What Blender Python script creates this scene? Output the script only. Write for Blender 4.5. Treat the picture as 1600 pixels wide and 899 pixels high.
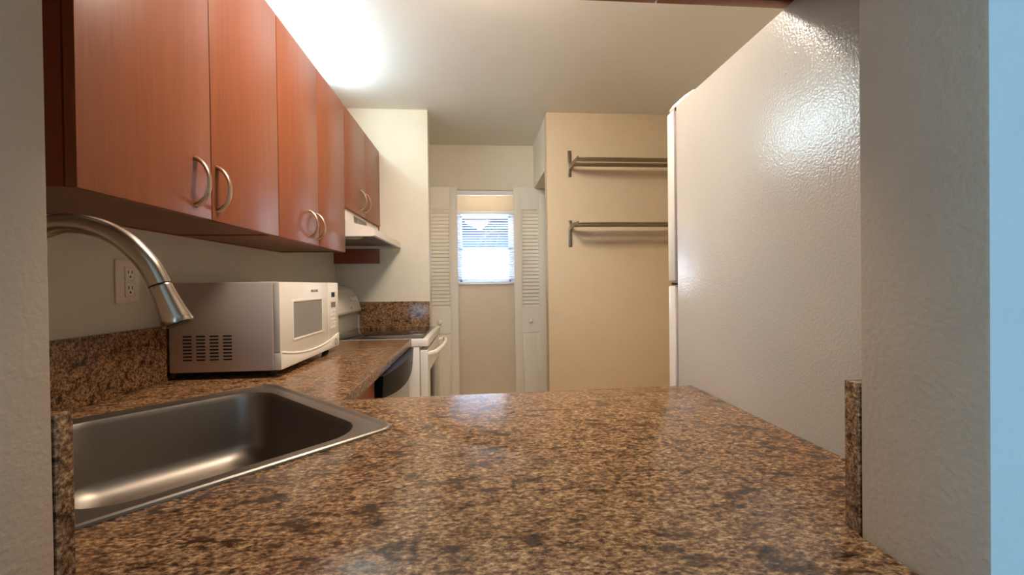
import bpy, bmesh, math, random
from mathutils import Vector, Matrix
random.seed(7)
S = bpy.context.scene
COL = S.collection
for o in list(bpy.data.objects):
    bpy.data.objects.remove(o)
ZO = 1.215                      # height of the eye above the floor; geometry below is written relative to it

# ------------------------------------------------------------------ camera
F_PX, VP, ROLL = 659.0, (747.0, 445.0), 0.0132
cd = bpy.data.cameras.new('camera'); cam = bpy.data.objects.new('camera', cd); COL.objects.link(cam)
cd.sensor_fit = 'HORIZONTAL'; cd.sensor_width = 36.0; cd.lens = 36.0 * F_PX / 1600.0; cd.clip_start = 0.02
c = Vector(((VP[0] - 800) / F_PX, (VP[1] - 449.5) / F_PX, 1.0)).normalized()
u = Vector((-math.sin(ROLL), -math.cos(ROLL), 0.0)); u = (u - c * u.dot(c)).normalized()
xr = (-u).cross(c)
# image axes (x right, y down, z forward) -> room axes
Rm = Matrix((xr, c, u))
right, down, fwd = Rm.col[0].copy(), Rm.col[1].copy(), Rm.col[2].copy()
M3 = Matrix((right, -down, -fwd)).transposed()
cam.matrix_world = Matrix.Translation((0, 0, ZO)) @ M3.to_4x4()
S.camera = cam

# ------------------------------------------------------------------ view, world, lights
S.view_settings.view_transform = 'Standard'; S.view_settings.look = 'None'
S.view_settings.gamma = 1.0; S.view_settings.use_curve_mapping = False
S.view_settings.exposure = 0.80
S.cycles.use_denoising = True
S.cycles.max_bounces = 10; S.cycles.diffuse_bounces = 6; S.cycles.glossy_bounces = 5; S.cycles.transparent_max_bounces = 16
S.cycles.caustics_reflective = False; S.cycles.caustics_refractive = False
S.cycles.sample_clamp_indirect = 6.0

W = bpy.data.worlds.new('sky'); S.world = W; W.use_nodes = True
bg = W.node_tree.nodes['Background']
bg.inputs['Color'].default_value = (0.42, 0.66, 1.0, 1); bg.inputs['Strength'].default_value = 6.0

def light(name, kind, loc, energy, color, rot=(0, 0, 0), **kw):
    d = bpy.data.lights.new(name, kind); d.energy = energy; d.color = color
    for k, v in kw.items():
        setattr(d, k, v)
    o = bpy.data.objects.new(name, d); COL.objects.link(o)
    o.location = (loc[0], loc[1], loc[2] + ZO); o.rotation_euler = rot
    return o
R = math.radians
light('sun', 'SUN', (0, -4, 6), 17.0, (1.0, 0.95, 0.86), (R(42), 0, R(12)), angle=R(0.6))
# lamp standing on top of the wall cabinets, lighting the ceiling
light('cabinet_top_lamp', 'AREA', (-0.93, 2.22, 1.18), 8.0, (0.62, 0.87, 1.0), (0, R(-112), 0), shape='RECTANGLE', size=0.15, size_y=0.95)
# ceiling lamp of the kitchen, above the frame
light('ceiling_lamp', 'AREA', (0.0, 1.40, 1.24), 15, (1.0, 0.85, 0.68), (R(30), 0, 0), shape='DISK', size=0.5)
light('ceiling_fill_point', 'POINT', (0.05, 1.30, 1.14), 9, (1.0, 0.90, 0.78), shadow_soft_size=0.09)  # unseen fill added to brighten the ceiling, not part of a fixture
# fill light added to lift the laundry wall, hidden behind the closet header
light('laundry_fill_light', 'AREA', (0.1, 4.14, 1.27), 2.0, (1.0, 0.86, 0.70), (0, 0, 0), shape='DISK', size=0.2)
# daylight of the living room windows behind the viewer
light('living_room_daylight', 'AREA', (-0.2, -2.9, 0.2), 47, (0.42, 0.70, 1.0), (R(90), 0, 0), shape='RECTANGLE', size=2.6, size_y=1.9)
p = light('window_portal', 'AREA', (0.087, 4.74, 0.385), 1, (1, 1, 1), (R(-90), 0, 0), shape='RECTANGLE', size=0.64, size_y=0.78)
p.data.cycles.is_portal = True

# ------------------------------------------------------------------ materials
def lin(r, g, b):
    f = lambda v: (v / 255 / 12.92) if v / 255 <= 0.04045 else ((v / 255 + 0.055) / 1.055) ** 2.4
    return (f(r), f(g), f(b), 1)
class NT:
    def __init__(s, name):
        s.m = bpy.data.materials.new(name); s.m.use_nodes = True
        s.t = s.m.node_tree; s.b = s.t.nodes['Principled BSDF']
    def n(s, kind, **kw):
        x = s.t.nodes.new(kind)
        for k, v in kw.items():
            if k in x.inputs: x.inputs[k].default_value = v
            else: setattr(x, k, v)
        return x
    def l(s, a, b): s.t.links.new(a, b)
    def coords(s, scale=(1, 1, 1)):
        g = s.n('ShaderNodeNewGeometry'); mp = s.n('ShaderNodeMapping'); mp.inputs['Scale'].default_value = scale
        s.l(g.outputs['Position'], mp.inputs['Vector']); return mp.outputs['Vector']
    def noise(s, vec, scale, detail=4, rough=0.5):
        x = s.n('ShaderNodeTexNoise'); x.inputs['Scale'].default_value = scale
        x.inputs['Detail'].default_value = detail; x.inputs['Roughness'].default_value = rough
        s.l(vec, x.inputs['Vector']); return x.outputs['Fac']
    def ramp(s, fac, stops):
        x = s.n('ShaderNodeValToRGB'); e = x.color_ramp.elements
        while len(e) < len(stops): e.new(0.5)
        for el, (p_, c_) in zip(e, stops): el.position = p_; el.color = c_
        s.l(fac, x.inputs['Fac']); return x.outputs['Color']
    def bump(s, h, strength, dist):
        x = s.n('ShaderNodeBump'); x.inputs['Strength'].default_value = strength; x.inputs['Distance'].default_value = dist
        s.l(h, x.inputs['Height']); s.l(x.outputs['Normal'], s.b.inputs['Normal'])
def mat(name, rgb, rough=0.5, metal=0.0, bump=None, vary=0.0, spec=None, scale=(1, 1, 1), coat=0):
    k = NT(name); col = lin(*rgb)
    k.b.inputs['Base Color'].default_value = col; k.b.inputs['Roughness'].default_value = rough; k.b.inputs['Metallic'].default_value = metal
    if spec is not None: k.b.inputs['Specular IOR Level'].default_value = spec
    if coat: k.b.inputs['Coat Weight'].default_value = coat; k.b.inputs['Coat Roughness'].default_value = 0.1
    v = k.coords(scale)
    if vary:
        a = tuple(x * (1 - vary) for x in col[:3]) + (1,); b_ = tuple(min(1, x * (1 + vary)) for x in col[:3]) + (1,)
        k.l(k.ramp(k.noise(v, 9, 5), [(0.3, a), (0.7, b_)]), k.b.inputs['Base Color'])
    if bump:
        k.bump(k.noise(v, bump[0], 3), bump[1], bump[2])
    return k.m
M = {}
M['wall'] = mat('cream_wall_paint', (226, 217, 196), 0.6, bump=(120, 0.25, 0.002), vary=0.02)
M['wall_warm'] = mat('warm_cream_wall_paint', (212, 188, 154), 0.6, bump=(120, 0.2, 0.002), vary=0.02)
M['wall_laundry'] = mat('laundry_wall_paint', (232, 216, 192), 0.6, bump=(120, 0.2, 0.002), vary=0.02)
M['wall_grey'] = mat('left_wall_paint', (214, 210, 198), 0.6, bump=(120, 0.25, 0.002), vary=0.02)
M['plaster'] = mat('plaster_paint', (190, 172, 152), 0.65, bump=(150, 0.5, 0.002), vary=0.04)
M['daylit_plaster'] = mat('plaster_daylight_tint', (190, 203, 208), 0.65, bump=(150, 0.5, 0.002), vary=0.02)  # same plaster, with the daylight painted in as a paler, bluer tone
M['ceiling'] = mat('ceiling_paint', (232, 229, 220), 0.75, bump=(160, 0.2, 0.002), vary=0.01)
M['floor'] = mat('floor_tile', (214, 200, 180), 0.35, vary=0.08)
M['door_white'] = mat('white_door_paint', (236, 228, 212), 0.45, bump=(200, 0.08, 0.001))
M['trim_white'] = mat('white_trim', (236, 234, 230), 0.4)
M['appliance'] = mat('white_enamel', (232, 224, 212), 0.3, bump=(300, 0.05, 0.0005))
M['appliance_plastic'] = mat('white_plastic', (238, 230, 216), 0.35)
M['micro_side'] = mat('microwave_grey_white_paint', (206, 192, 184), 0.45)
M['steel'] = mat('brushed_steel', (186, 180, 172), 0.27, 1.0, bump=(60, 0.08, 0.0006), scale=(1, 1, 18))
M['sink_steel'] = mat('sink_satin_steel', (150, 140, 130), 0.42, 1.0, bump=(220, 0.05, 0.0004))
M['nickel'] = mat('brushed_nickel', (190, 178, 164), 0.25, 1.0)
M['copper_nickel'] = mat('handle_satin_nickel', (196, 172, 150), 0.28, 1.0)
M['shelf_steel'] = mat('shelf_stainless_steel', (138, 126, 110), 0.38, 1.0)
M['black'] = mat('black_plastic', (14, 14, 16), 0.35)
M['dark'] = mat('dark_void', (20, 16, 14), 0.8)
M['black_glass'] = mat('black_ceramic_glass', (10, 9, 9), 0.06)
M['black_gloss'] = mat('black_gloss_panel', (12, 15, 16), 0.3, spec=0.06)
M['grey_glass'] = mat('grey_microwave_window', (150, 146, 140), 0.12)
M['grey_gasket'] = mat('grey_gasket', (150, 132, 124), 0.7)
M['grey_print'] = mat('grey_print', (120, 116, 110), 0.5)
M['dw_door'] = mat('dishwasher_grey_steel', (190, 184, 176), 0.3, 0.8)
M['hood_under'] = mat('hood_underside_grey', (120, 116, 108), 0.45, 0.3)
M['lens'] = mat('hood_lamp_lens', (196, 194, 186), 0.25)
M['blind'] = mat('white_blind_vinyl', (232, 236, 248), 0.5)
M['bulb'] = M['lens']

def wood(name, dark, light_, rough, axis='z'):
    k = NT(name)
    sc = {'z': (38, 38, 1.2), 'x': (1.2, 38, 38), 'y': (38, 1.2, 38)}[axis]
    a = k.noise(k.coords(sc), 1.3, 6, 0.6); b = k.noise(k.coords(tuple(x * 5 for x in sc)), 1.6, 4)
    m = k.n('ShaderNodeMix'); m.data_type = 'FLOAT'; m.inputs[0].default_value = 0.45
    k.l(a, m.inputs[2]); k.l(b, m.inputs[3])
    k.l(k.ramp(m.outputs[0], [(0.30, lin(*dark)), (0.72, lin(*light_))]), k.b.inputs['Base Color'])
    k.b.inputs['Roughness'].default_value = rough
    k.bump(b, 0.05, 0.0005)
    return k.m
M['wood'] = wood('cherry_laminate', (128, 68, 40), (151, 85, 52), 0.36)
M['wood_side'] = wood('cherry_side_laminate', (128, 58, 34), (152, 76, 46), 0.42)
M['wood_under'] = wood('cherry_underside', (128, 88, 68), (146, 102, 80), 0.5, 'y')
M['wood_base'] = wood('cherry_base_cabinet', (164, 92, 56), (190, 116, 74), 0.4)

def laminate():
    k = NT('brown_granite_laminate')
    v1 = k.coords((1.0, 1.9, 1.9)); v2 = k.coords((1.0, 1.7, 1.7))
    fine = k.noise(v1, 135, 8, 0.76); mid = k.noise(v2, 74, 5, 0.62); big = k.noise(v2, 24, 4, 0.6)
    tan = k.ramp(fine, [(0.38, lin(84, 62, 48)), (0.47, lin(150, 115, 83)), (0.54, lin(188, 148, 108)), (0.64, lin(232, 200, 158))])
    m1 = k.n('ShaderNodeMix'); m1.data_type = 'RGBA'; m1.blend_type = 'MULTIPLY'; m1.inputs[0].default_value = 1.0
    shade = k.ramp(mid, [(0.36, lin(120, 108, 103)), (0.47, lin(210, 201, 195)), (0.59, lin(250, 245, 236))])
    k.l(tan, m1.inputs[6]); k.l(shade, m1.inputs[7])
    m2 = k.n('ShaderNodeMix'); m2.data_type = 'RGBA'; m2.blend_type = 'MULTIPLY'; m2.inputs[0].default_value = 1.0
    sh2 = k.ramp(big, [(0.34, lin(122, 114, 112)), (0.44, lin(230, 224, 220)), (0.6, lin(255, 255, 255))])
    k.l(m1.outputs[2], m2.inputs[6]); k.l(sh2, m2.inputs[7])
    k.l(m2.outputs[2], k.b.inputs['Base Color'])
    k.b.inputs['Roughness'].default_value = 0.21; k.b.inputs['Specular IOR Level'].default_value = 0.5
    k.bump(k.noise(v1, 160, 3), 0.05, 0.0006)
    return k.m
M['laminate'] = laminate()
def fridge_paint():
    k = NT('textured_fridge_enamel')
    k.b.inputs['Base Color'].default_value = lin(204, 199, 190); k.b.inputs['Roughness'].default_value = 0.17
    k.bump(k.noise(k.coords(), 210, 2, 0.5), 0.30, 0.002)
    k.b.inputs['Coat Weight'].default_value = 0.42; k.b.inputs['Coat Roughness'].default_value = 0.10; k.b.inputs['Specular IOR Level'].default_value = 0.5
    k.l(k.b.inputs['Normal'].links[0].from_socket, k.b.inputs['Coat Normal'])
    return k.m
M['fridge'] = fridge_paint()
def glass():
    k = NT('window_glass'); t = k.t
    out = [n for n in t.nodes if n.type == 'OUTPUT_MATERIAL'][0]
    tr = k.n('ShaderNodeBsdfTransparent'); gl = k.n('ShaderNodeBsdfGlossy'); gl.inputs['Roughness'].default_value = 0.02
    mx = k.n('ShaderNodeMixShader'); mx.inputs[0].default_value = 0.025
    k.l(tr.outputs[0], mx.inputs[1]); k.l(gl.outputs[0], mx.inputs[2]); k.l(mx.outputs[0], out.inputs['Surface'])
    return k.m
M['glass'] = glass()
M['ext_white'] = mat('white_garden_wall_paint', (250, 250, 248), 0.8, bump=(40, 0.3, 0.01))
M['ext_blue'] = mat('blue_house_paint', (24, 46, 86), 0.8, bump=(40, 0.3, 0.01))
M['ext_roof'] = mat('grey_roof', (44, 56, 78), 0.8)
M['ext_ground'] = mat('pale_paving', (200, 196, 186), 0.8, vary=0.05)
M['leaf'] = mat('palm_leaf', (30, 62, 48), 0.5, vary=0.2)
M['trunk'] = mat('palm_trunk', (120, 104, 86), 0.9, bump=(30, 0.6, 0.01))

# ------------------------------------------------------------------ builders
ORG = {}
class MB:
    def __init__(s): s.bm = bmesh.new()
    def _add(s, tmp):
        me = bpy.data.meshes.new('t'); tmp.to_mesh(me); tmp.free(); s.bm.from_mesh(me); bpy.data.meshes.remove(me); return s
    def box(s, x0, x1, y0, y1, z0, z1, bev=0.0, seg=2):
        t = bmesh.new(); bmesh.ops.create_cube(t, size=1)
        for v in t.verts:
            v.co = Vector(((x0 + x1) / 2 + v.co.x * (x1 - x0), (y0 + y1) / 2 + v.co.y * (y1 - y0), (z0 + z1) / 2 + v.co.z * (z1 - z0)))
        if bev: bmesh.ops.bevel(t, geom=t.edges[:], offset=bev, segments=seg, affect='EDGES', profile=0.5)
        return s._add(t)
    def prism(s, prof, axis, a, b, bev=0.0, seg=2):
        """profile of 2D points extruded along axis from a to b: 'y' -> (x,z), 'z' -> (x,y), 'x' -> (y,z)"""
        t = bmesh.new()
        P = {'y': lambda p, w: (p[0], w, p[1]), 'z': lambda p, w: (p[0], p[1], w), 'x': lambda p, w: (w, p[0], p[1])}[axis]
        A = [t.verts.new(P(p, a)) for p in prof]; B = [t.verts.new(P(p, b)) for p in prof]
        t.faces.new(A); t.faces.new(B[::-1]); n = len(prof)
        for i in range(n): t.faces.new((A[i], B[i], B[(i + 1) % n], A[(i + 1) % n]))
        bmesh.ops.recalc_face_normals(t, faces=t.faces[:])
        if bev: bmesh.ops.bevel(t, geom=t.edges[:], offset=bev, segments=seg, affect='EDGES', profile=0.5)
        return s._add(t)
    def tube(s, pts, rad, n=16, cap=True, flat=None):
        """round bar along pts; flat=(a,b) scales the section"""
        t = bmesh.new(); pts = [Vector(p) for p in pts]
        if not isinstance(rad, (list, tuple)): rad = [rad] * len(pts)
        rings = []; nrm = None
        for i, p_ in enumerate(pts):
            d = (pts[min(i + 1, len(pts) - 1)] - pts[max(i - 1, 0)]).normalized()
            if nrm is None:
                ref = Vector((0, 0, 1)) if abs(d.z) < 0.9 else Vector((0, 1, 0))
                nrm = (ref - d * ref.dot(d)).normalized()
            else: nrm = (nrm - d * nrm.dot(d)).normalized()
            bn = d.cross(nrm); fa, fb = flat or (1, 1)
            rings.append([t.verts.new(p_ + (nrm * math.cos(2 * math.pi * j / n) * fa + bn * math.sin(2 * math.pi * j / n) * fb) * rad[i]) for j in range(n)])
        for a, b in zip(rings, rings[1:]):
            for j in range(n): t.faces.new((a[j], a[(j + 1) % n], b[(j + 1) % n], b[j]))
        if cap: t.faces.new(rings[0][::-1]); t.faces.new(rings[-1])
        bmesh.ops.recalc_face_normals(t, faces=t.faces[:])
        return s._add(t)
    def loops(s, L, close_end=True, close_start=False):
        t = bmesh.new(); rings = [[t.verts.new(p_) for p_ in lp] for lp in L]; n = len(L[0])
        for a, b in zip(rings, rings[1:]):
            for j in range(n): t.faces.new((a[j], a[(j + 1) % n], b[(j + 1) % n], b[j]))
        if close_end: t.faces.new(rings[-1])
        if close_start: t.faces.new(rings[0][::-1])
        bmesh.ops.recalc_face_normals(t, faces=t.faces[:])
        return s._add(t)
    def strip(s, A, B):
        t = bmesh.new(); a = [t.verts.new(p_) for p_ in A]; b = [t.verts.new(p_) for p_ in B]
        for i in range(len(a) - 1): t.faces.new((a[i], a[i + 1], b[i + 1], b[i]))
        return s._add(t)
def smooth_by_angle(me, deg=35):
    bm = bmesh.new(); bm.from_mesh(me); lim = math.radians(deg)
    for f in bm.faces: f.smooth = True
    for e in bm.edges:
        if len(e.link_faces) == 2 and e.calc_face_angle(0) > lim: e.smooth = False
    bm.to_mesh(me); bm.free()
def obj(name, mb, m, parent=None, sm=True, base=None):
    """one mesh object; written in room coordinates relative to the eye height"""
    me = bpy.data.meshes.new(name); bm = mb.bm if isinstance(mb, MB) else mb
    org = ORG[parent.name] if parent else Vector(base or (0, 0, 0))
    off = Vector((0, 0, ZO)) if parent else Vector((0, 0, ZO))
    for v in bm.verts: v.co = v.co + off - org
    bm.to_mesh(me); bm.free()
    if sm: smooth_by_angle(me)
    me.materials.append(M[m] if isinstance(m, str) else m)
    o = bpy.data.objects.new(name, me); COL.objects.link(o)
    if parent: o.parent = parent
    else: o.location = org
    ORG[o.name] = org
    return o
def tag(o, label=None, cat=None, group=None, kind=None):
    if label: o['label'] = label
    if cat: o['category'] = cat
    if group: o['group'] = group
    if kind: o['kind'] = kind
    return o
def thing(name, loc, label, cat, group=None):
    o = bpy.data.objects.new(name, None); COL.objects.link(o); o.empty_display_size = 0.05
    o.location = (loc[0], loc[1], loc[2] + ZO); ORG[o.name] = Vector(o.location)
    return tag(o, label, cat, group)
def struct(name, mb, m, parent=None, base=None):
    o = obj(name, mb, m, parent, base=base)
    if not parent: o['kind'] = 'structure'
    return o
def spline(P, n=8):
    P = [Vector(p_) for p_ in P]; out = []
    Q = [P[0] * 2 - P[1]] + P + [P[-1] * 2 - P[-2]]
    for i in range(1, len(Q) - 2):
        a, b, c_, d = Q[i - 1], Q[i], Q[i + 1], Q[i + 2]
        for k in range(n):
            t = k / n
            out.append(0.5 * ((2 * b) + (c_ - a) * t + (2 * a - 5 * b + 4 * c_ - d) * t * t + (3 * b - a - 3 * c_ + d) * t ** 3))
    out.append(P[-1]); return out
def rrect(hx0, hx1, hy0, hy1, r, seg=8):
    out = []
    for cx_, cy_, a0 in ((hx1 - r, hy1 - r, 0), (hx0 + r, hy1 - r, 90), (hx0 + r, hy0 + r, 180), (hx1 - r, hy0 + r, 270)):
        for k in range(seg + 1):
            a = math.radians(a0 + 90 * k / seg); out.append((cx_ + r * math.cos(a), cy_ + r * math.sin(a)))
    return out
def flat_with_holes(outer, holes, z0, z1, bev=0.0):
    """plate with holes, through a filled 2D curve"""
    cu = bpy.data.curves.new('plate', 'CURVE'); cu.dimensions = '2D'; cu.fill_mode = 'BOTH'
    cu.extrude = (z1 - z0) / 2 - bev; cu.bevel_depth = bev; cu.bevel_resolution = 2; cu.offset = -bev
    for P in [outer] + holes:
        sp = cu.splines.new('POLY'); sp.points.add(len(P) - 1); sp.use_cyclic_u = True
        for pt, q in zip(sp.points, P): pt.co = (q[0], q[1], 0, 1)
    o = bpy.data.objects.new('plate', cu); COL.objects.link(o); bpy.context.view_layer.update()
    me = bpy.data.meshes.new_from_object(o.evaluated_get(bpy.context.evaluated_depsgraph_get()))
    bm = bmesh.new(); bm.from_mesh(me); bpy.data.meshes.remove(me); bpy.data.objects.remove(o); bpy.data.curves.remove(cu)
    for v in bm.verts: v.co.z += (z0 + z1) / 2
    bmesh.ops.remove_doubles(bm, verts=bm.verts[:], dist=1e-5)
    return bm
def text_mb(body, size, matrix, extrude=0.0004):
    cu = bpy.data.curves.new('lettering', 'FONT'); cu.body = body; cu.size = size; cu.extrude = extrude; cu.align_x = 'CENTER'; cu.align_y = 'CENTER'
    o = bpy.data.objects.new('lettering', cu); COL.objects.link(o); bpy.context.view_layer.update()
    me = bpy.data.meshes.new_from_object(o.evaluated_get(bpy.context.evaluated_depsgraph_get()))
    bm = bmesh.new(); bm.from_mesh(me); bpy.data.meshes.remove(me); bpy.data.objects.remove(o); bpy.data.curves.remove(cu)
    bmesh.ops.transform(bm, matrix=matrix, verts=bm.verts[:]); return bm

# ------------------------------------------------------------------ the room
FZ, CZ = -ZO, 1.292                  # floor, ceiling
XL, XR = -1.03, 1.62                 # kitchen side walls
YN0, YN1, YP, YH, YW = 0.333, 0.46, 3.15, 3.93, 4.60   # near wall, far wall face, closet header, laundry window wall
CT = -0.30                           # counter top

struct('floor', MB().box(-3, 3, -3.2, 4.75, FZ - 0.1, FZ), 'floor')
struct('ceiling', MB().box(-3, 3, -3.2, 4.75, CZ, CZ + 0.12), 'ceiling')
struct('wall_left', MB().box(XL - 0.12, XL, YN1 - 0.12, YW, FZ, CZ), 'wall_grey')
struct('wall_right', MB().box(XR, XR + 0.12, YN1 - 0.12, YW, FZ, CZ), 'wall')
# wall with the pass-through, its two piers, sill and header
def near_wall(name, mb):
    o = struct(name, mb, 'plaster'); o.data.materials.append(M['daylit_plaster'])
    for f in o.data.polygons:
        if f.normal.y < -0.9: f.material_index = 1      # cool daylight on the living room side is put into the colour
near_wall('wall_near_left', MB().box(-3, -0.41, YN0, 0.44, FZ, CZ, 0.004))
near_wall('wall_near_right', MB().box(0.445, 3, YN0, YN1, FZ, CZ, 0.004))
struct('wall_near_base', MB().box(-0.409, 0.444, YN0, 0.44, FZ, CT - 0.042), 'plaster')
struct('wall_near_top', MB().box(-0.409, 0.444, YN0, 0.44, 0.62, CZ), 'plaster')
# living room shell behind the viewer
struct('wall_living_left', MB().box(-3.1, -3, -3.2, YN0, FZ, CZ), 'plaster')
struct('wall_living_right', MB().box(3, 3.1, -3.2, YN0, FZ, CZ), 'plaster')
struct('wall_living_back', MB().box(-3, 3, -3.3, -3.2, FZ, CZ), 'plaster')
# far side: pier by the range, shelf wall, closet soffit and header
struct('wall_far_left', MB().box(XL, -0.356, YP, YP + 0.12, FZ, CZ, 0.003), 'wall')
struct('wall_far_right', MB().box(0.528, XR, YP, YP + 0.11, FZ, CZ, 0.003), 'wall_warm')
struct('wall_closet_soffit', MB().box(0.53, 0.63, YP + 0.111, YH, 0.885, CZ), 'wall')
struct('wall_closet_header', MB().box(-0.62, XR, YH, YH + 0.1, 0.878, CZ, 0.002), 'wall')
struct('wall_closet_left', MB().box(-0.72, -0.62, YP + 0.121, YW, FZ, CZ), 'wall')
# laundry wall with the window hole
WX0, WX1, WZ0, WZ1 = -0.225, 0.40, 0.0, 0.80
wl = MB().box(-0.62, WX0, YW, YW + 0.15, FZ, CZ).box(WX1, XR, YW, YW + 0.15, FZ, CZ).box(WX0, WX1, YW, YW + 0.15, FZ, WZ0).box(WX0, WX1, YW, YW + 0.15, WZ1, CZ)
struct('wall_laundry', wl, 'wall_laundry')
struct('trim_1', MB().box(-0.60, 0.70, YH + 0.02, YH + 0.05, 0.846, 0.878, 0.002).box(-0.60, 0.70, YH + 0.025, YH + 0.045, 0.836, 0.846), 'trim_white')  # bifold track

# window: frame, two sashes and their panes
wn = MB().box(WX0, WX0 + 0.03, YW + 0.05, YW + 0.13, WZ0, WZ1).box(WX1 - 0.03, WX1, YW + 0.05, YW + 0.13, WZ0, WZ1)
wn.box(WX0, WX1, YW + 0.05, YW + 0.13, WZ0, WZ0 + 0.03).box(WX0, WX1, YW + 0.05, YW + 0.13, WZ1 - 0.03, WZ1)
win = struct('window_1', wn, 'trim_white')
for (a, b, yo) in ((WZ0 + 0.03, 0.405, 0.07), (0.375, WZ1 - 0.03, 0.10)):
    x0, x1 = WX0 + 0.03, WX1 - 0.03
    sh = MB().box(x0, x0 + 0.025, YW + yo, YW + yo + 0.022, a, b).box(x1 - 0.025, x1, YW + yo, YW + yo + 0.022, a, b)
    sh.box(x0, x1, YW + yo, YW + yo + 0.022, a, a + 0.028).box(x0, x1, YW + yo, YW + yo + 0.022, b - 0.028, b)
    so = obj('sash', sh, 'trim_white', win)
    obj('pane', MB().box(x0 + 0.025, x1 - 0.025, YW + yo + 0.009, YW + yo + 0.013, a + 0.028, b - 0.028), 'glass', so)
# sill of the window
obj('sill', MB().box(WX0 - 0.0, WX1 + 0.0, YW - 0.02, YW + 0.05, WZ0 - 0.001, WZ0 + 0.012, 0.003), 'trim_white', win)

# ------------------------------------------------------------------ outside the window
struct('ground', MB().box(-12, 14, 4.76, 40, FZ - 0.25, FZ - 0.15), 'ext_ground')
tag(obj('garden_wall', MB().box(-6, 7, 8.0, 8.2, FZ - 0.15, 0.60, 0.01).box(-6.05, 7.05, 7.96, 8.24, 0.60, 0.66, 0.01), 'ext_white', base=(0, 8.1, FZ + ZO - 0.15)),
    'sunlit white garden wall seen through the lower half of the window', 'wall')
hs = thing('neighbour_house', (-1.8, 14, FZ - 0.15), 'blue painted neighbouring house seen through the upper left of the window', 'house')
obj('walls', MB().box(-6.0, 4.0, 12.5, 17, FZ - 0.15, 1.9), 'ext_blue', hs)
obj('roof', MB().prism([(-6.4, 1.9), (4.4, 1.9), (4.4, 2.02), (-1.0, 3.3), (-6.4, 2.02)], 'y', 12.1, 17.4), 'ext_roof', hs)
pt = thing('palm_tree', (0.95, 10.6, FZ - 0.15), 'dark green palm tree with drooping fronds seen through upper right of window', 'tree')
obj('trunk', MB().tube([(0.95, 10.6, FZ - 0.15), (0.97, 10.6, 0.2), (0.93, 10.6, 1.35)], [0.12, 0.10, 0.08], 12), 'trunk', pt)
fr = MB()
for k in range(17):
    a = k * 2.399; el = 0.2 + 0.75 * ((k * 7) % 17) / 17
    d = Vector((math.cos(a), math.sin(a), 0)); sd = Vector((-math.sin(a), math.cos(a), 0)); L = 1.15
    mid = [Vector((0.93, 10.6, 1.35)) + d * (L * t) + Vector((0, 0, el * L * t - 1.35 * L * t * t)) for t in [i / 14 for i in range(15)]]
    fr.tube(mid, 0.008, 5)
    for i in range(2, 15):
        ln = 0.34 * math.sin(math.pi * (i + 1) / 17) + 0.05
        for s_ in (-1, 1):
            p0 = mid[i]; p1 = p0 + sd * s_ * ln + d * ln * 0.45 - Vector((0, 0, ln * 0.5))
            fr.strip([p0 - d * 0.016, p1], [p0 + d * 0.016, p1 + d * 0.004])
obj('fronds', fr, 'leaf', pt)

# ------------------------------------------------------------------ blind in the laundry window
bl = thing('window_blind', (0.087, 4.58, 0.0), 'white horizontal slat blind hanging in the laundry window', 'blind')
bx0, bx1, by = WX0 + 0.004, WX1 - 0.004, YW + 0.018
obj('head_rail', MB().box(bx0, bx1, by - 0.022, by + 0.014, 0.765, 0.798, 0.002), 'blind', bl)
sl = MB(); zz = 0.752; step = 0.0268
while zz > 0.035:
    pr = []
    for t in (-1, -0.5, 0, 0.5, 1):
        yy = t * 0.0125; pr.append((by + yy, zz - yy * 0.42 + 0.0016 * (1 - t * t)))
    A = [(bx0, y_, z_) for y_, z_ in pr]; B = [(bx1, y_, z_) for y_, z_ in pr]
    prof = pr + [(y_, z_ - 0.0009) for y_, z_ in pr[::-1]]
    sl.prism(prof, 'x', bx0, bx1); zz -= step
obj('slats', sl, 'blind', bl)
obj('bottom_rail', MB().box(bx0, bx1, by - 0.012, by + 0.012, 0.014, 0.03, 0.003), 'blind', bl)
for xx in (bx0 + 0.05, (bx0 + bx1) / 2, bx1 - 0.05):
    obj('ladder_cord', MB().tube([(xx, by - 0.0135, 0.03), (xx, by - 0.0135, 0.77)], 0.0012, 6), 'blind', bl)
obj('tilt_wand', MB().tube([(bx0 + 0.03, by - 0.026, 0.77), (bx0 + 0.032, by - 0.028, 0.35)], 0.003, 8), 'blind', bl)

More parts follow.
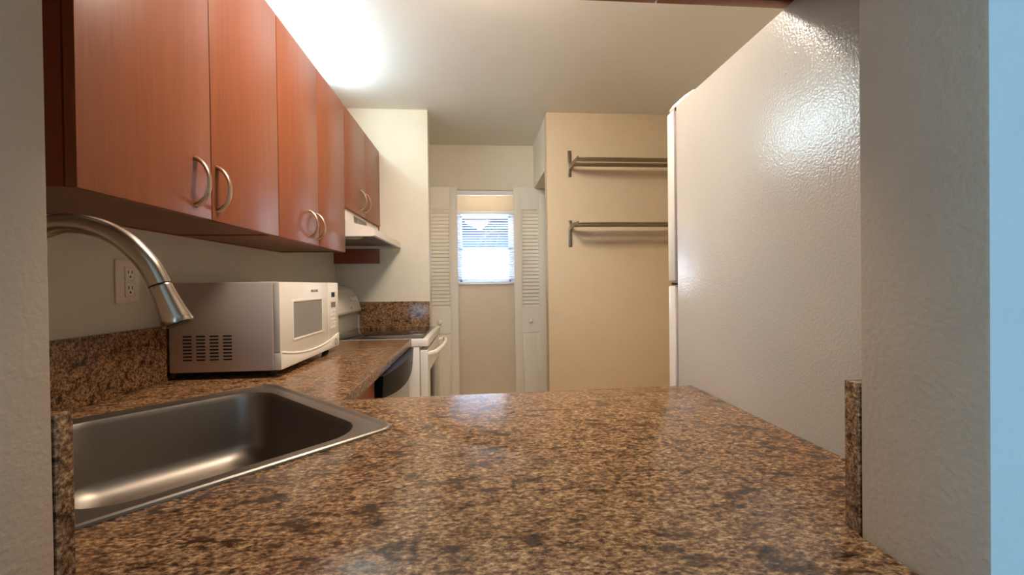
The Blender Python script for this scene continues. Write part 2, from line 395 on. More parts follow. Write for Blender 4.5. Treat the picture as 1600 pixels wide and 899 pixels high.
# ------------------------------------------------------------------ bifold louvred doors of the closet
def bifold(x0, x1, label, side):
    t = thing('bifold_door', ((x0 + x1) / 2, YH - 0.04, FZ), label, 'door')
    y0, y1 = YH - 0.045, YH - 0.012; zt, zb = 0.893, FZ + 0.012; st = 0.068
    z1, z2, z3, z4 = 0.70, -0.218, -0.44, -1.08     # louvre opening, lower panel opening
    fr_ = MB().box(x0, x0 + st, y0, y1, zb, zt, 0.002).box(x1 - st, x1, y0, y1, zb, zt, 0.002)
    fr_.box(x0 + st, x1 - st, y0, y1, z1, zt).box(x0 + st, x1 - st, y0, y1, z3, z2).box(x0 + st, x1 - st, y0, y1, zb, z4)
    # moulding around both openings
    for a, b in ((z2, z1), (z4, z3)):
        for q in ((x0 + st, x0 + st + 0.008, a, b), (x1 - st - 0.008, x1 - st, a, b)): fr_.box(q[0], q[1], y0 - 0.003, y1, q[2], q[3], 0.002)
        for q in ((a, a + 0.008), (b - 0.008, b)): fr_.box(x0 + st, x1 - st, y0 - 0.003, y1, q[0], q[1], 0.002)
    obj('frame', fr_, 'door_white', t)
    lv = MB(); z = z2 + 0.016
    while z < z1 - 0.006:
        lv.prism([(y0 + 0.002, z - 0.012), (y0 + 0.007, z - 0.016), (y1 - 0.006, z + 0.010), (y1 - 0.011, z + 0.014)], 'x', x0 + st + 0.004, x1 - st - 0.004); z += 0.0335
    obj('louvres', lv, 'door_white', t)
    xa, xb = x0 + st + 0.008, x1 - st - 0.008
    L = []
    for dx, yy in ((0, y0 + 0.014), (0.004, y0 + 0.010), (0.022, y0 + 0.002), (0.026, y0 + 0.002)):
        L.append([(xa + dx, yy, z4 + 0.008 + dx), (xb - dx, yy, z4 + 0.008 + dx), (xb - dx, yy, z3 - 0.008 - dx), (xa + dx, yy, z3 - 0.008 - dx)])
    obj('lower_panel', MB().loops(L), 'door_white', t)
    xc = (x0 + x1) / 2 - 0.01
    prof = [(0.008, 0), (0.008, 0.012), (0.017, 0.018), (0.021, 0.026), (0.018, 0.033), (0.010, 0.036)]
    obj('knob', MB().loops([[(xc + r * math.cos(a), y0 - d, -0.335 + r * math.sin(a)) for a in [2 * math.pi * j / 20 for j in range(20)]] for r, d in prof]), 'trim_white', t)
    # the second leaf folded flat behind the first
    a_, b_ = YH - 0.008, YH + 0.016; xl_, xr_ = x0 + 0.004, x1 - 0.004
    lf = MB().box(xl_, xl_ + st, a_, b_, zb, 0.83, 0.002).box(xr_ - st, xr_, a_, b_, zb, 0.83, 0.002).box(xl_ + st, xr_ - st, a_, b_, z1, 0.83).box(xl_ + st, xr_ - st, a_, b_, zb, z2)
    obj('folded_leaf', lf, 'door_white', t)
bifold(-0.497, -0.182, 'left white louvred bifold closet door beside the range wall', 'l')
bifold(0.336, 0.641, 'right white louvred bifold closet door beside the wall with metal shelves', 'r')

# ------------------------------------------------------------------ cabinets
def arc_handle(mb, x, y, z0, z1, bow=0.034, w=0.0074):
    """bow handle standing out along +x from the door face"""
    pts = []; n = 18
    for i in range(n + 1):
        t = i / n; a = math.pi * t
        pts.append((x + bow * (math.sin(a) ** 0.92), y, z0 + (z1 - z0) * (0.35 * t + 0.65 * (0.5 - 0.5 * math.cos(a)))))
    return mb.tube(pts, [w * (1.0 - 0.25 * math.sin(math.pi * i / n)) for i in range(n + 1)], 12, flat=(0.75, 1.25))
def wall_unit(y0, y1, zb, hz, labels, hy):
    u_ = thing('wall_cabinet', ((XL - 0.72) / 2, (y0 + y1) / 2, zb), labels, 'cabinet', None)
    xf = -0.722; zt = 0.967; g = 0.0015
    bd = MB().box(XL, xf, y0 + 0.0006, y0 + 0.018, zb, zt).box(XL, xf, y1 - 0.018, y1 - 0.0006, zb, zt)
    bd.box(XL, xf, y0 + 0.018, y1 - 0.018, zt - 0.018, zt).box(XL, XL + 0.008, y0 + 0.018, y1 - 0.018, zb, zt)
    obj('carcass', bd, 'wood_side', u_)
    obj('bottom_panel', MB().box(XL + 0.008, xf, y0 + 0.018, y1 - 0.018, zb + 0.004, zb + 0.022), 'wood_under', u_)
    ym = (y0 + y1) / 2
    for (a, b, hh) in ((y0, ym, hy[0]), (ym, y1, hy[1])):
        d = obj('door', MB().box(xf + 0.002, -0.70, a + g, b - g, zb - 0.001, zt, 0.0012), 'wood', u_)
        h_ = obj('handle', arc_handle(MB(), -0.701, hh, hz[0], hz[1]), 'copper_nickel', d)
wall_unit(0.80, 1.558, 0.181, (0.208, 0.326), 'tall cherry wall cabinet nearest the viewer, above the faucet', (1.117, 1.205))
wall_unit(1.560, 2.309, 0.181, (0.206, 0.318), 'tall cherry wall cabinet above the microwave, next to the range hood', (1.835, 1.915))
wall_unit(2.318, 3.118, 0.428, (0.462, 0.578), 'short cherry wall cabinet above the range hood', (2.62, 2.722))
tag(obj('filler_panel', MB().box(XL, -0.712, 3.120, YP - 0.001, 0.163, 0.967, 0.001), 'wood_side', base=(-0.87, 3.13, 0.163 + ZO)),
    'dark cherry filler panel on the wall below and behind the range hood', 'panel')
def over_unit(x0, x1, label):
    u_ = thing('overhead_cabinet', ((x0 + x1) / 2, 0.64, 0.565), label, 'cabinet')
    zb, zt = 0.572, 1.2; yb, yf = YN1 + 0.001, 0.79
    bd = MB().box(x0 + 0.0006, x0 + 0.018, yb, yf, zb, zt).box(x1 - 0.018, x1 - 0.0006, yb, yf, zb, zt).box(x0 + 0.018, x1 - 0.018, yb, yf, zt - 0.018, zt).box(x0 + 0.018, x1 - 0.018, yb, yb + 0.008, zb, zt)
    obj('carcass', bd, 'wood_side', u_)
    obj('bottom_panel', MB().box(x0 + 0.018, x1 - 0.018, yb + 0.008, yf, zb + 0.002, zb + 0.02), 'wood_under', u_)
    xm = (x0 + x1) / 2
    for a, b, hx in ((x0, xm, xm - 0.05), (xm, x1, xm + 0.05)):
        d = obj('door', MB().box(a + 0.0015, b - 0.0015, yf + 0.002, yf + 0.024, 0.553, zt, 0.0012), 'wood', u_)
        hm = arc_handle(MB(), 0, 0, 0.60, 0.715)
        for v in hm.bm.verts: v.co = Vector((hx + v.co.y, yf + 0.023 + v.co.x, v.co.z))
        obj('handle', hm, 'copper_nickel', d)
over_unit(-0.03, 0.745, 'cherry overhead cabinet along the top edge, ending at the refrigerator')
over_unit(-0.69, -0.032, 'cherry overhead cabinet above the pass-through, on the sink side')

# ------------------------------------------------------------------ sink geometry (rotated into the corner)
R0 = Vector((-0.173, 0.907)); B0 = Vector((-0.628, 1.345))
us = (B0 - R0).normalized(); SW = (B0 - R0).length; vs = Vector((us.y * -1, us.x))
if vs.dot(Vector((-1, -1))) < 0: vs = -vs
SD = 0.522
def sk(a, b): q = R0 + us * a + vs * b; return (q.x, q.y)
def sloop(i0, i1, f, bk, r, z, seg=8): return [(*sk(a, b), z) for a, b in rrect(i0, SW - i1, f, SD - bk, r, seg)]

# ------------------------------------------------------------------ worktop
outer = [(XL + 0.0015, 0.4415), (-0.4085, 0.4415), (-0.4085, 0.300), (0.4435, 0.300), (0.4435, 0.4615), (0.6125, 0.4615), (0.6125, 1.179), (-0.366, 1.146), (-0.376, 2.397), (XL + 0.0015, 2.397)]
hole = [sk(a, b) for a, b in rrect(0.02, SW - 0.02, 0.02, SD - 0.02, 0.03, 6)][::-1]
tag(obj('worktop', flat_with_holes(outer, [hole], CT - 0.040, CT, 0.0025), 'laminate', base=(0, 1, CT - 0.04 + ZO)),
    'brown granite patterned laminate worktop running through the pass-through and along left wall', 'worktop')
BH = 0.178
def splash(name, mb, label, base): tag(obj(name, mb, 'laminate', base=base), label, 'backsplash')
splash('backsplash', MB().box(XL + 0.001, XL + 0.02, 0.48, 2.397, CT + 0.0005, CT + BH, 0.002), 'long brown laminate backsplash along left wall behind sink and microwave', (XL, 1.4, CT + ZO))
splash('backsplash', MB().box(-0.856, -0.357, YP - 0.02, YP - 0.001, CT - 0.03, CT + 0.184, 0.002), 'brown laminate backsplash on the far wall beside the black cooktop', (-0.6, YP, CT - 0.03 + ZO))
splash('backsplash', MB().box(XL + 0.001, -0.4095, 0.4415, 0.4595, CT + 0.0005, CT + BH, 0.001), 'brown laminate backsplash end beside the sink at left wall edge', (-0.7, 0.45, CT + ZO))
splash('backsplash', MB().box(0.4445, 0.6125, 0.4615, 0.4805, CT + 0.0005, CT + BH, 0.001), 'narrow brown laminate backsplash end by the refrigerator on the right', (0.53, 0.47, CT + ZO))

# ------------------------------------------------------------------ sink
snk = thing('kitchen_sink', ((R0.x + B0.x) / 2 - 0.2, (R0.y + B0.y) / 2 - 0.2, CT), 'square stainless steel drop-in sink set diagonally in the worktop corner', 'sink')
z = CT
L = [sloop(0, 0, 0, 0, 0.030, z + 0.0006), sloop(0.001, 0.001, 0.001, 0.001, 0.030, z + 0.004), sloop(0.004, 0.004, 0.004, 0.004, 0.028, z + 0.0062),
     sloop(0.009, 0.009, 0.009, 0.009, 0.026, z + 0.0062), sloop(0.014, 0.014, 0.014, 0.014, 0.030, z + 0.0032), sloop(0.019, 0.020, 0.020, 0.019, 0.040, z + 0.0028)]
I = (0.036, 0.040, 0.046, 0.034)
L += [sloop(I[0] - .003, I[1] - .003, I[2] - .003, I[3] - .003, 0.088, z + 0.0028), sloop(*I, 0.086, z + 0.0018)]
for d, dz in ((0.003, -0.004), (0.0045, -0.012), (0.010, -0.07), (0.016, -0.125)):
    L.append(sloop(I[0] + d, I[1] + d, I[2] + d, I[3] + d, 0.086 - d * 0.6, z + dz))
for k in range(1, 9):
    a = math.pi / 2 * k / 8; rr = 0.05
    d = 0.016 + rr * (1 - math.cos(a)); L.append(sloop(I[0] + d, I[1] + d, I[2] + d, I[3] + d, max(0.03, 0.076 - d * 0.35), z - 0.125 - rr * math.sin(a)))
d = 0.12; L.append(sloop(I[0] + d, I[1] + d, I[2] + d, I[3] + d, 0.05, z - 0.178))
obj('basin', MB().loops(L), 'sink_steel', snk)
dc = sk(SW / 2, SD * 0.46)
dr = MB().loops([[(dc[0] + r * math.cos(a), dc[1] + r * math.sin(a), z + q) for a in [2 * math.pi * j / 28 for j in range(28)]] for r, q in ((0.055, -0.1775), (0.054, -0.1745), (0.046, -0.1735), (0.040, -0.1765), (0.012, -0.1768), (0.010, -0.168), (0.004, -0.166))])
obj('drain', dr, 'steel', snk)

# ------------------------------------------------------------------ faucet
fc = thing('kitchen_faucet', (-0.806, 0.739, CT), 'brushed nickel gooseneck faucet arching over the sink', 'faucet')
fp = [(-0.806, 0.739, CT + 0.05), (-0.806, 0.739, -0.12), (-0.806, 0.739, -0.02), (-0.793, 0.748, 0.040), (-0.767, 0.756, 0.083), (-0.721, 0.767, 0.1045), (-0.698, 0.768, 0.1115), (-0.674, 0.769, 0.1115), (-0.65, 0.771, 0.107), (-0.626, 0.772, 0.098), (-0.602, 0.774, 0.082), (-0.583, 0.775, 0.063), (-0.566, 0.776, 0.041), (-0.555, 0.777, 0.020), (-0.549, 0.777, 0.006)]
obj('neck', MB().tube(spline(fp, 6), 0.0168, 24), 'nickel', fc)
obj('base', MB().loops([[(-0.806 + r * math.cos(a), 0.739 + r * math.sin(a), CT + q) for a in [2 * math.pi * j / 28 for j in range(28)]] for r, q in ((0.025, 0.0006), (0.025, 0.012), (0.023, 0.016), (0.021, 0.06), (0.0195, 0.085), (0.0170, 0.09))], close_start=True), 'nickel', fc)
obj('lever', MB().tube([(-0.806, 0.739, CT + 0.065), (-0.82, 0.768, CT + 0.072), (-0.86, 0.815, CT + 0.11)], [0.013, 0.009, 0.006], 14), 'nickel', fc)
h0, h1 = Vector((-0.549, 0.777, 0.0055)), Vector((-0.5215, 0.7785, -0.0615))
hp = [h0.lerp(h1, t) for t in (0, 0.03, 0.06, 0.3, 0.6, 0.85, 0.97, 1.0)]
sh_ = obj('spray_head', MB().tube(hp, [0.0158, 0.0170, 0.0172, 0.0180, 0.0202, 0.0226, 0.0237, 0.0226], 28), 'nickel', fc)
obj('joint_ring', MB().tube([h0.lerp(h1, -0.015), h0.lerp(h1, 0.0)], 0.0170, 24), 'black', sh_)
obj('aerator', MB().tube([h0.lerp(h1, 1.0), h0.lerp(h1, 1.02)], 0.018, 24), 'black', sh_)

# ------------------------------------------------------------------ wall outlet
ot = thing('wall_outlet', (XL, 1.327, -0.045), 'white duplex wall outlet above the backsplash behind the faucet', 'outlet')
L = []
for i, xx in ((0, 0), (0.001, 0.004), (0.006, 0.0065), (0.008, 0.0068)):
    L.append([(XL + 0.0005 + xx, y_, z_) for y_, z_ in rrect(1.284 + i, 1.370 - i, -0.043 + i, 0.085 - i, 0.004, 3)])
obj('cover_plate', MB().loops(L), 'appliance_plastic', ot)
for zc in (0.044, -0.002):
    rc = obj('receptacle', MB().box(XL + 0.007, XL + 0.0105, 1.327 - 0.017, 1.327 + 0.017, zc - 0.021, zc + 0.021, 0.003), 'appliance_plastic', ot)
    sm_ = MB()
    for yy in (-0.0065, 0.0065): sm_.box(XL + 0.0103, XL + 0.0109, 1.327 + yy - 0.0013, 1.327 + yy + 0.0013, zc + 0.001, zc + 0.010)
    sm_.tube([(XL + 0.0103, 1.327, zc - 0.008), (XL + 0.0109, 1.327, zc - 0.008)], 0.003, 10)
    obj('slots', sm_, 'dark', rc)
for zc in (0.076, -0.034):
    obj('screw', MB().tube([(XL + 0.006, 1.327, zc), (XL + 0.0085, 1.327, zc)], 0.003, 12), 'appliance_plastic', ot)

# ------------------------------------------------------------------ microwave
mw = thing('microwave_oven', (-0.83, 1.74, CT), 'white countertop microwave oven with grey window on left worktop', 'microwave')
mx0, mx1, my0, my1, mz0, mz1 = -1.002, -0.676, 1.450, 2.036, -0.276, 0.018
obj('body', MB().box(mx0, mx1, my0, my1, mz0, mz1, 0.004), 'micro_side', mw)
vn = MB()
for i in range(4):
    for j in range(8):
        xa = -0.959 + i * 0.0415; za = -0.157 - j * 0.0110
        vn.prism([(xa, za - 0.0022), (xa + 0.0015, za - 0.0035), (xa + 0.0265, za - 0.0035), (xa + 0.028, za - 0.0022), (xa + 0.028, za + 0.0005), (xa + 0.0265, za + 0.0015), (xa + 0.0015, za + 0.0015), (xa, za + 0.0005)], 'y', my0 - 0.0006, my0 + 0.001)
obj('side_vents', vn, 'dark', mw)
def mwf(name, y0, y1, z0, z1, x0, x1, m, par, bev=0.003): return obj(name, MB().box(x0, x1, y0, y1, z0, z1, bev), m, par)
# front: door on the left, control panel on the right, both with a bowed lower lip
xd = -0.655
def smile(y): return -0.216 - 0.030 * (1 - ((y - 1.745) / 0.29) ** 2)
# door and control panel sit in front of the lower fascia and follow a bowed lower edge
def front_piece(name, ya, yb, m, xo=0.0):
    n = 14; prof = [(ya, mz1 - 0.001), (yb, mz1 - 0.001)] + [(yb + (ya - yb) * i / n, smile(yb + (ya - yb) * i / n)) for i in range(n + 1)]
    return obj(name, MB().prism(prof, 'x', mx1 + 0.0005, xd + xo, 0.0025), m, mw)
door = front_piece('door', my0 + 0.002, 1.904, 'appliance_plastic')
panel = front_piece('control_panel', 1.907, my1 - 0.001, 'appliance_plastic')
n = 20; prof = [(my0 + 0.002 + (my1 - my0 - 0.003) * i / n, smile(my0 + 0.002 + (my1 - my0 - 0.003) * i / n) - 0.0025) for i in range(n + 1)] + [(my1 - 0.001, mz0 + 0.001), (my0 + 0.002, mz0 + 0.001)]
fas = obj('lower_fascia', MB().prism(prof, 'x', mx1 + 0.0005, xd + 0.003, 0.002), 'appliance_plastic', mw)
obj('bowed_ridge', MB().tube([(xd + 0.001, my0 + 0.008 + (my1 - my0 - 0.016) * i / 24, smile(my0 + 0.008 + (my1 - my0 - 0.016) * i / 24) - 0.0015) for i in range(25)], 0.004, 10), 'appliance_plastic', fas)
gw = MB(); wy0, wy1, wz0, wz1 = 1.552, 1.828, -0.183, -0.054
for q in ((wy0 - .008, wy0, wz0 - .008, wz1 + .008), (wy1, wy1 + .008, wz0 - .008, wz1 + .008), (wy0, wy1, wz0 - .008, wz0), (wy0, wy1, wz1, wz1 + .008)): gw.box(xd - 0.001, xd + 0.0025, *q, 0.001)
obj('window_bezel', gw, 'appliance_plastic', door)
mwf('window', wy0, wy1, wz0, wz1, xd - 0.001, xd + 0.0006, 'grey_glass', door, 0)
RX = Matrix(((0, 0, 1, 0), (1, 0, 0, 0), (0, 1, 0, 0), (0, 0, 0, 1)))       # text plane -> faces +x, reads along +y
obj('lettering', text_mb('FRIGIDAIRE', 0.0145, Matrix.Translation((xd + 0.0004, 1.752, -0.017)) @ RX), 'grey_print', door, sm=False)
mwf('display', 1.945, 1.988, -0.048, -0.026, xd - 0.001, xd + 0.0006, 'black_gloss', panel, 0)
mwf('sensor_label', 1.938, 1.996, -0.094, -0.070, xd - 0.001, xd + 0.0005, 'grey_print', panel, 0)
for r_ in range(5):
    for c_ in range(3):
        yc, zc = 1.943 + c_ * 0.025, -0.110 - r_ * 0.0185
        mwf('button', yc - 0.009, yc + 0.009, zc - 0.006, zc + 0.006, xd - 0.001, xd + 0.0012, 'trim_white', panel, 0.0008)
yc, zc = 1.978, -0.250
ob = obj('open_button', MB().box(xd, xd + 0.0055, 1.928, 2.028, -0.272, -0.228, 0.003), 'appliance_plastic', mw)
obj('badge', MB().tube([(xd + 0.0056 , yc + 0.013 * math.cos(a), zc + 0.013 * math.sin(a)) for a in [2 * math.pi * j / 20 for j in range(21)]], 0.002, 6), 'grey_print', ob)
for fx, fy in ((-0.96, 1.49), (-0.96, 1.99), (-0.70, 1.49), (-0.70, 1.99)):
    obj('foot', MB().tube([(fx, fy, CT + 0.0006), (fx, fy, mz0 + 0.001)], [0.014, 0.017], 14), 'black', mw)

# ------------------------------------------------------------------ range
rg = thing('electric_range', (-0.65, 2.77, FZ), 'white electric range with black glass cooktop by the far wall', 'stove')
ry0, ry1 = 2.402, 3.126; rxb, rxf = XL + 0.004, -0.335
obj('body', MB().box(rxb, rxf, ry0 + 0.002, ry1 - 0.002, FZ + 0.03, -0.347, 0.004), 'appliance', rg)
ck = obj('cooktop_frame', MB().box(rxb + 0.12, -0.283, ry0, ry1, -0.345, -0.3004, 0.005, 3), 'appliance', rg)
obj('cooktop_glass', MB().box(-0.885, -0.312, ry0 + 0.010, ry1 - 0.020, -0.302, -0.2992, 0.0008), 'black_glass', ck)
bgp = [(rxb, -0.345), (-0.868, -0.345), (-0.868, -0.190), (-0.845, -0.180), (-0.842, -0.165), (-0.868, -0.090), (-0.905, -0.020), (-0.935, -0.002), (-0.985, 0.004), (rxb, 0.0)]
bgd = obj('backguard', MB().prism(bgp, 'y', ry0, ry1, 0.004), 'appliance', rg)
slope = Vector((0.05, 0, -0.1)).normalized(); nrm = Vector((0.89, 0, 0.45)).normalized()
def on_panel(y, t): # point on the slanted control face
    a, b = Vector((-0.842, y, -0.165)), Vector((-0.905, y, -0.020)); return a.lerp(b, t)
for yy in (2.50, 2.60, 2.92, 3.03):
    p0 = on_panel(yy, 0.50)
    obj('knob', MB().tube([p0 - nrm * 0.004, p0 + nrm * 0.006, p0 + nrm * 0.007, p0 + nrm * 0.024, p0 + nrm * 0.027], [0.027, 0.027, 0.021, 0.019, 0.015], 20), 'appliance_plastic', bgd)
q0, q1 = on_panel(2.68, 0.40), on_panel(2.84, 0.75)
dsp = MB(); tmp = [on_panel(2.68, 0.38) + nrm * 0.003, on_panel(2.84, 0.38) + nrm * 0.003, on_panel(2.84, 0.72) + nrm * 0.003, on_panel(2.68, 0.72) + nrm * 0.003]
dsp.loops([[t_ - nrm * 0.006 for t_ in tmp], tmp]); obj('display', dsp, 'black_gloss', bgd)
pl_ = on_panel(2.90, 0.12); obj('indicator', MB().tube([pl_ - nrm * 0.002, pl_ + nrm * 0.004], 0.004, 10), 'dark', bgd)
od = obj('oven_door', MB().box(rxf + 0.004, -0.289, ry0 + 0.006, ry1 - 0.006, -1.0, -0.366, 0.006, 3), 'appliance', rg)
obj('oven_window', MB().box(-0.290, -0.2875, ry0 + 0.12, ry1 - 0.12, -0.78, -0.50, 0.002), 'black_glass', od)
hpts = [(-0.290, ry0 + 0.045, -0.392), (-0.262, ry0 + 0.047, -0.386), (-0.245, ry0 + 0.07, -0.382), (-0.226, ry0 + 0.20, -0.378), (-0.219, (ry0 + ry1) / 2, -0.376), (-0.226, ry1 - 0.20, -0.378), (-0.245, ry1 - 0.07, -0.382), (-0.262, ry1 - 0.047, -0.386), (-0.290, ry1 - 0.045, -0.392)]
obj('handle', MB().tube(spline(hpts, 5), 0.0115, 14, flat=(1.15, 0.9)), 'appliance_plastic', od)
vt = MB()
for i in range(16):
    yy = ry0 + 0.12 + i * 0.031; vt.box(-0.3345, -0.3245, yy, yy + 0.018, -0.360, -0.352)
obj('door_vent', vt, 'dark', rg)
obj('storage_drawer', MB().box(rxf + 0.004, -0.295, ry0 + 0.006, ry1 - 0.006, FZ + 0.06, -1.008, 0.005), 'appliance', rg)
for fx, fy in ((-0.95, ry0 + 0.06), (-0.95, ry1 - 0.06), (-0.40, ry0 + 0.06), (-0.40, ry1 - 0.06)):
    obj('foot', MB().tube([(fx, fy, FZ + 0.0005), (fx, fy, FZ + 0.032)], 0.016, 12), 'black', rg)

# ------------------------------------------------------------------ dishwasher
dw = thing('dishwasher', (-0.6, 1.99, FZ), 'built-in dishwasher with black curved control panel under the left worktop', 'dishwasher')
dy0, dy1 = 1.622, 2.366
obj('body', MB().box(-0.98, -0.412, dy0 + 0.004, dy1 - 0.004, FZ + 0.0005, CT - 0.043), 'black', dw)
def bow(y, amt): return amt * (1 - ((y - (dy0 + dy1) / 2) / ((dy1 - dy0) / 2)) ** 2)
n = 16
pf = [(-0.410, dy0 + 0.001), (-0.410, dy1 - 0.001)] + [(-0.360 + bow(dy1 - (dy1 - dy0) * i / n, 0.026), min(dy1 - 0.001, max(dy0 + 0.001, dy1 - (dy1 - dy0) * i / n))) for i in range(n + 1)]
L = []
for zz_, ins in ((-0.352, 0.010), (-0.349, 0.016)): pass
cpn = MB()
# control panel: bowed in plan, its lower edge bowed too
top = [Vector((x_, y_, -0.3425)) for x_, y_ in pf]
def low(y): return -0.424 - bow(y, 0.030)
t = bmesh.new(); A = [t.verts.new(v) for v in top]; B = [t.verts.new((v.x - 0.006, v.y, low(v.y))) for v in top]
t.faces.new(A); t.faces.new(B[::-1])
for i in range(len(A)): t.faces.new((A[i], B[i], B[(i + 1) % len(A)], A[(i + 1) % len(A)]))
bmesh.ops.recalc_face_normals(t, faces=t.faces[:]); bmesh.ops.triangulate(t, faces=[f for f in t.faces if len(f.verts) > 4]); cpn._add(t)
cp = obj('control_panel', cpn, 'black_gloss', dw)
ym = (dy0 + dy1) / 2
obj('latch_recess', MB().prism([(ym + 0.02, -0.392), (ym + 0.07, -0.407), (ym + 0.15, -0.407), (ym + 0.20, -0.392)], 'x', -0.352, -0.3385), 'black', cp)
obj('door', MB().box(-0.408, -0.386, dy0 + 0.003, dy1 - 0.003, FZ + 0.12, -0.41, 0.003), 'dw_door', dw)
obj('toe_kick', MB().box(-0.411, -0.40, dy0 + 0.004, dy1 - 0.004, FZ + 0.001, FZ + 0.11), 'black', dw)

# ------------------------------------------------------------------ base cabinets
def base_unit(label, loc, carc, doors, handle=None):
    u_ = thing('base_cabinet', loc, label, 'cabinet'); mb = MB()
    for q in carc: mb.box(*q)
    obj('carcass', mb, 'wood_side', u_)
    for q in doors:
        d_ = obj('door', MB().box(*q, 0.0012), 'wood_base', u_)
    return u_
zt_ = CT - 0.0415
bc = base_unit('cherry base cabinet front between worktop corner and dishwasher', (-0.42, 1.37, FZ),
          [(-0.43, -0.412, 1.20, 1.616, FZ + 0.10, zt_), (-0.98, -0.43, 1.60, 1.616, FZ + 0.0005, zt_), (-0.47, -0.455, 1.20, 1.60, FZ + 0.0005, FZ + 0.10)],
          [(-0.411, -0.392, 1.205, 1.614, FZ + 0.11, zt_ - 0.004)])
hx_ = arc_handle(MB(), -0.393, 1.26, -0.62, -0.505)
obj('handle', hx_, 'copper_nickel', [c_ for c_ in bc.children if c_.name.startswith('door')][0])
pc = base_unit('cherry base cabinet under the wide worktop beside the refrigerator', (0.25, 0.85, FZ),
          [(-0.10, 0.605, 0.49, 1.10, FZ + 0.10, zt_), (-0.08, 0.59, 0.50, 1.04, FZ + 0.0005, FZ + 0.10)],
          [(-0.098, 0.25, 1.101, 1.120, FZ + 0.11, zt_ - 0.004), (0.254, 0.603, 1.101, 1.120, FZ + 0.11, zt_ - 0.004)])

# ------------------------------------------------------------------ range hood
hd = thing('range_hood', (-0.80, 2.73, 0.27), 'white under-cabinet range hood above the cooktop', 'hood')
hy0, hy1 = 2.330, 3.116
prof = [(XL + 0.001, 0.425), (-0.716, 0.425), (-0.712, 0.352), (-0.556, 0.312), (-0.554, 0.274), (-0.566, 0.270), (-0.566, 0.282), (-0.60, 0.300), (-0.98, 0.300), (-0.98, 0.270), (XL + 0.001, 0.270)]
obj('shell', MB().prism(prof, 'y', hy0 + 0.006, hy1 - 0.006), 'appliance', hd)
ends = [(XL + 0.001, 0.425), (-0.715, 0.425), (-0.711, 0.353), (-0.555, 0.313), (-0.553, 0.273), (-0.566, 0.269), (XL + 0.001, 0.269)]
for a, b in ((hy0, hy0 + 0.0055), (hy1 - 0.0055, hy1)): obj('end_panel', MB().prism(ends, 'y', a, b), 'appliance', hd)
obj('underside', MB().box(-0.978, -0.568, hy0 + 0.007, hy1 - 0.007, 0.288, 0.299), 'hood_under', hd)
obj('filter', MB().box(-0.93, -0.66, hy0 + 0.28, hy1 - 0.12, 0.282, 0.2875, 0.002), 'shelf_steel', hd)
obj('lamp_lens', MB().loops([[(-0.74 + r * math.cos(a) * 1.1, 2.46 + r * math.sin(a) * 0.8, q) for a in [2 * math.pi * j / 24 for j in range(24)]] for r, q in ((0.085, 0.288), (0.083, 0.276), (0.070, 0.269), (0.04, 0.266))]), 'lens', hd)
gr = MB()
for k, (a, b) in enumerate(((2.515, 2.60), (2.615, 2.69), (2.70, 2.79))):
    for j in range(6): gr.box(-0.7145, -0.7105, a, b, 0.366 + j * 0.0075, 0.3695 + j * 0.0075)
obj('front_grilles', gr, 'grey_print', hd)
obj('switch_plate', MB().box(-0.7155, -0.709, 2.90, 3.03, 0.366, 0.40, 0.001), 'micro_side', hd)

# ------------------------------------------------------------------ wall shelves
def shelf(zs, zp0, zp1, label):
    t_ = thing('wall_shelf', (1.1, YP, zs), label, 'shelf'); d0 = 2.872
    for xx in (0.70, 1.50):
        br = obj('bracket', MB().box(xx - 0.014, xx + 0.014, YP - 0.006, YP - 0.0005, zp0, zp1, 0.001).prism([(YP - 0.004, zs - 0.012), (YP - 0.004, zs + 0.030), (d0, zs + 0.014), (d0, zs - 0.002)], 'x', xx - 0.003, xx + 0.003), 'shelf_steel', t_)
        for zz_ in (zp0 + 0.02, zp1 - 0.02): obj('screw', MB().tube([(xx, YP - 0.006, zz_), (xx, YP - 0.0085, zz_)], 0.005, 12), 'nickel', br)
    for a, b in ((d0 + 0.004, 2.960), (3.002, 3.092)):
        obj('slat', MB().box(0.7032, 1.4968, a, b, zs, zs + 0.007, 0.002), 'shelf_steel', t_)
shelf(0.868, 0.804, 1.003, 'upper stainless steel wall shelf near the ceiling beside refrigerator')
shelf(0.418, 0.277, 0.477, 'lower stainless steel wall shelf at eye level beside refrigerator')

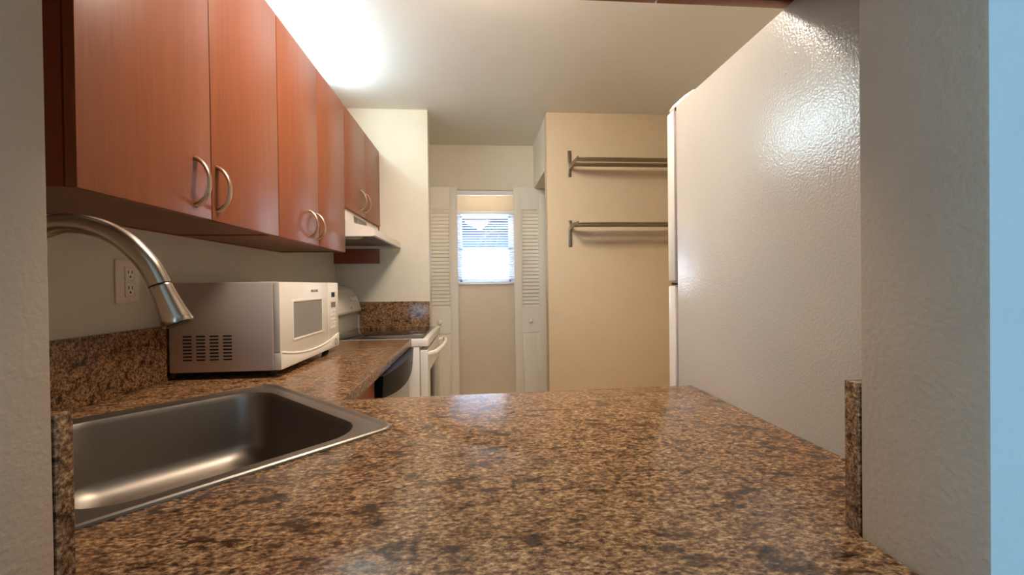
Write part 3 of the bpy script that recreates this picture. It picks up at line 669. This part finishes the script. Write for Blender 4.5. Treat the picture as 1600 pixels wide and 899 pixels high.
# ------------------------------------------------------------------ refrigerator
rf = thing('refrigerator', (1.0, 0.93, FZ), 'white top-freezer refrigerator with pebbled side at the end of worktop', 'refrigerator')
fx0, fx1, fy0, fy1, ft = 0.615, 1.375, 0.56, 1.262, 0.545
obj('body', MB().box(fx0, fx1, fy0, fy1, FZ + 0.03, ft, 0.006, 3), 'fridge', rf)
for a, b in ((0.004, ft - 0.008), (FZ + 0.06, -0.016)):
    obj('gasket', MB().box(fx0 + 0.008, fx1 - 0.008, fy1 + 0.0005, fy1 + 0.020, a, b, 0.003), 'grey_gasket', rf)
def fdoor(name, z0, z1):
    n = 18; fr_ = []
    for i in range(n + 1):
        s_ = i / n; fr_.append((fx0 + 0.002 + (fx1 - fx0 - 0.004) * s_, 1.328 + 0.03 * (1 - (2 * s_ - 1) ** 2)))
    prof = [(fx0 + 0.002, fy1 + 0.0205)] + fr_ + [(fx1 - 0.002, fy1 + 0.0205)]
    d_ = obj(name, MB().prism(prof, 'z', z0, z1, 0.005), 'appliance', rf); return d_
d1 = fdoor('freezer_door', 0.002, ft - 0.004)
d2 = fdoor('fresh_food_door', FZ + 0.05, -0.012)
for d_, a, b in ((d1, 0.03, 0.33), (d2, -0.42, -0.04)):
    obj('handle', MB().tube(spline([(fx1 - 0.06, 1.342, a), (fx1 - 0.06, 1.385, a + 0.03), (fx1 - 0.06, 1.392, (a + b) / 2), (fx1 - 0.06, 1.385, b - 0.03), (fx1 - 0.06, 1.342, b)], 5), 0.011, 12), 'appliance_plastic', d_)
hc = [(1.150, ft + 0.0005), (1.165, ft + 0.006), (1.215, ft + 0.012), (1.29, ft + 0.012), (1.31, ft + 0.007), (1.315, ft + 0.0005)]
obj('hinge_cover', MB().prism(hc, 'x', fx0 + 0.004, fx0 + 0.085, 0.002), 'appliance_plastic', rf)
obj('hinge', MB().tube([(fx0 + 0.006, fy1 + 0.004, ft - 0.012), (fx0 + 0.006, fy1 + 0.004, ft - 0.004)], 0.006, 10), 'black', rf)
obj('middle_hinge', MB().box(fx0 + 0.003, fx0 + 0.06, fy1 - 0.002, fy1 + 0.045, -0.009, -0.001, 0.001), 'dark', rf)
obj('toe_grille', MB().box(fx0 + 0.01, fx1 - 0.01, fy1 - 0.02, fy1 + 0.02, FZ + 0.002, FZ + 0.045, 0.003), 'appliance', rf)
for fx, fy in ((fx0 + 0.06, fy0 + 0.06), (fx1 - 0.06, fy0 + 0.06), (fx0 + 0.06, fy1 - 0.08), (fx1 - 0.06, fy1 - 0.08)):
    obj('foot', MB().tube([(fx, fy, FZ + 0.0005), (fx, fy, FZ + 0.032)], 0.018, 12), 'black', rf)
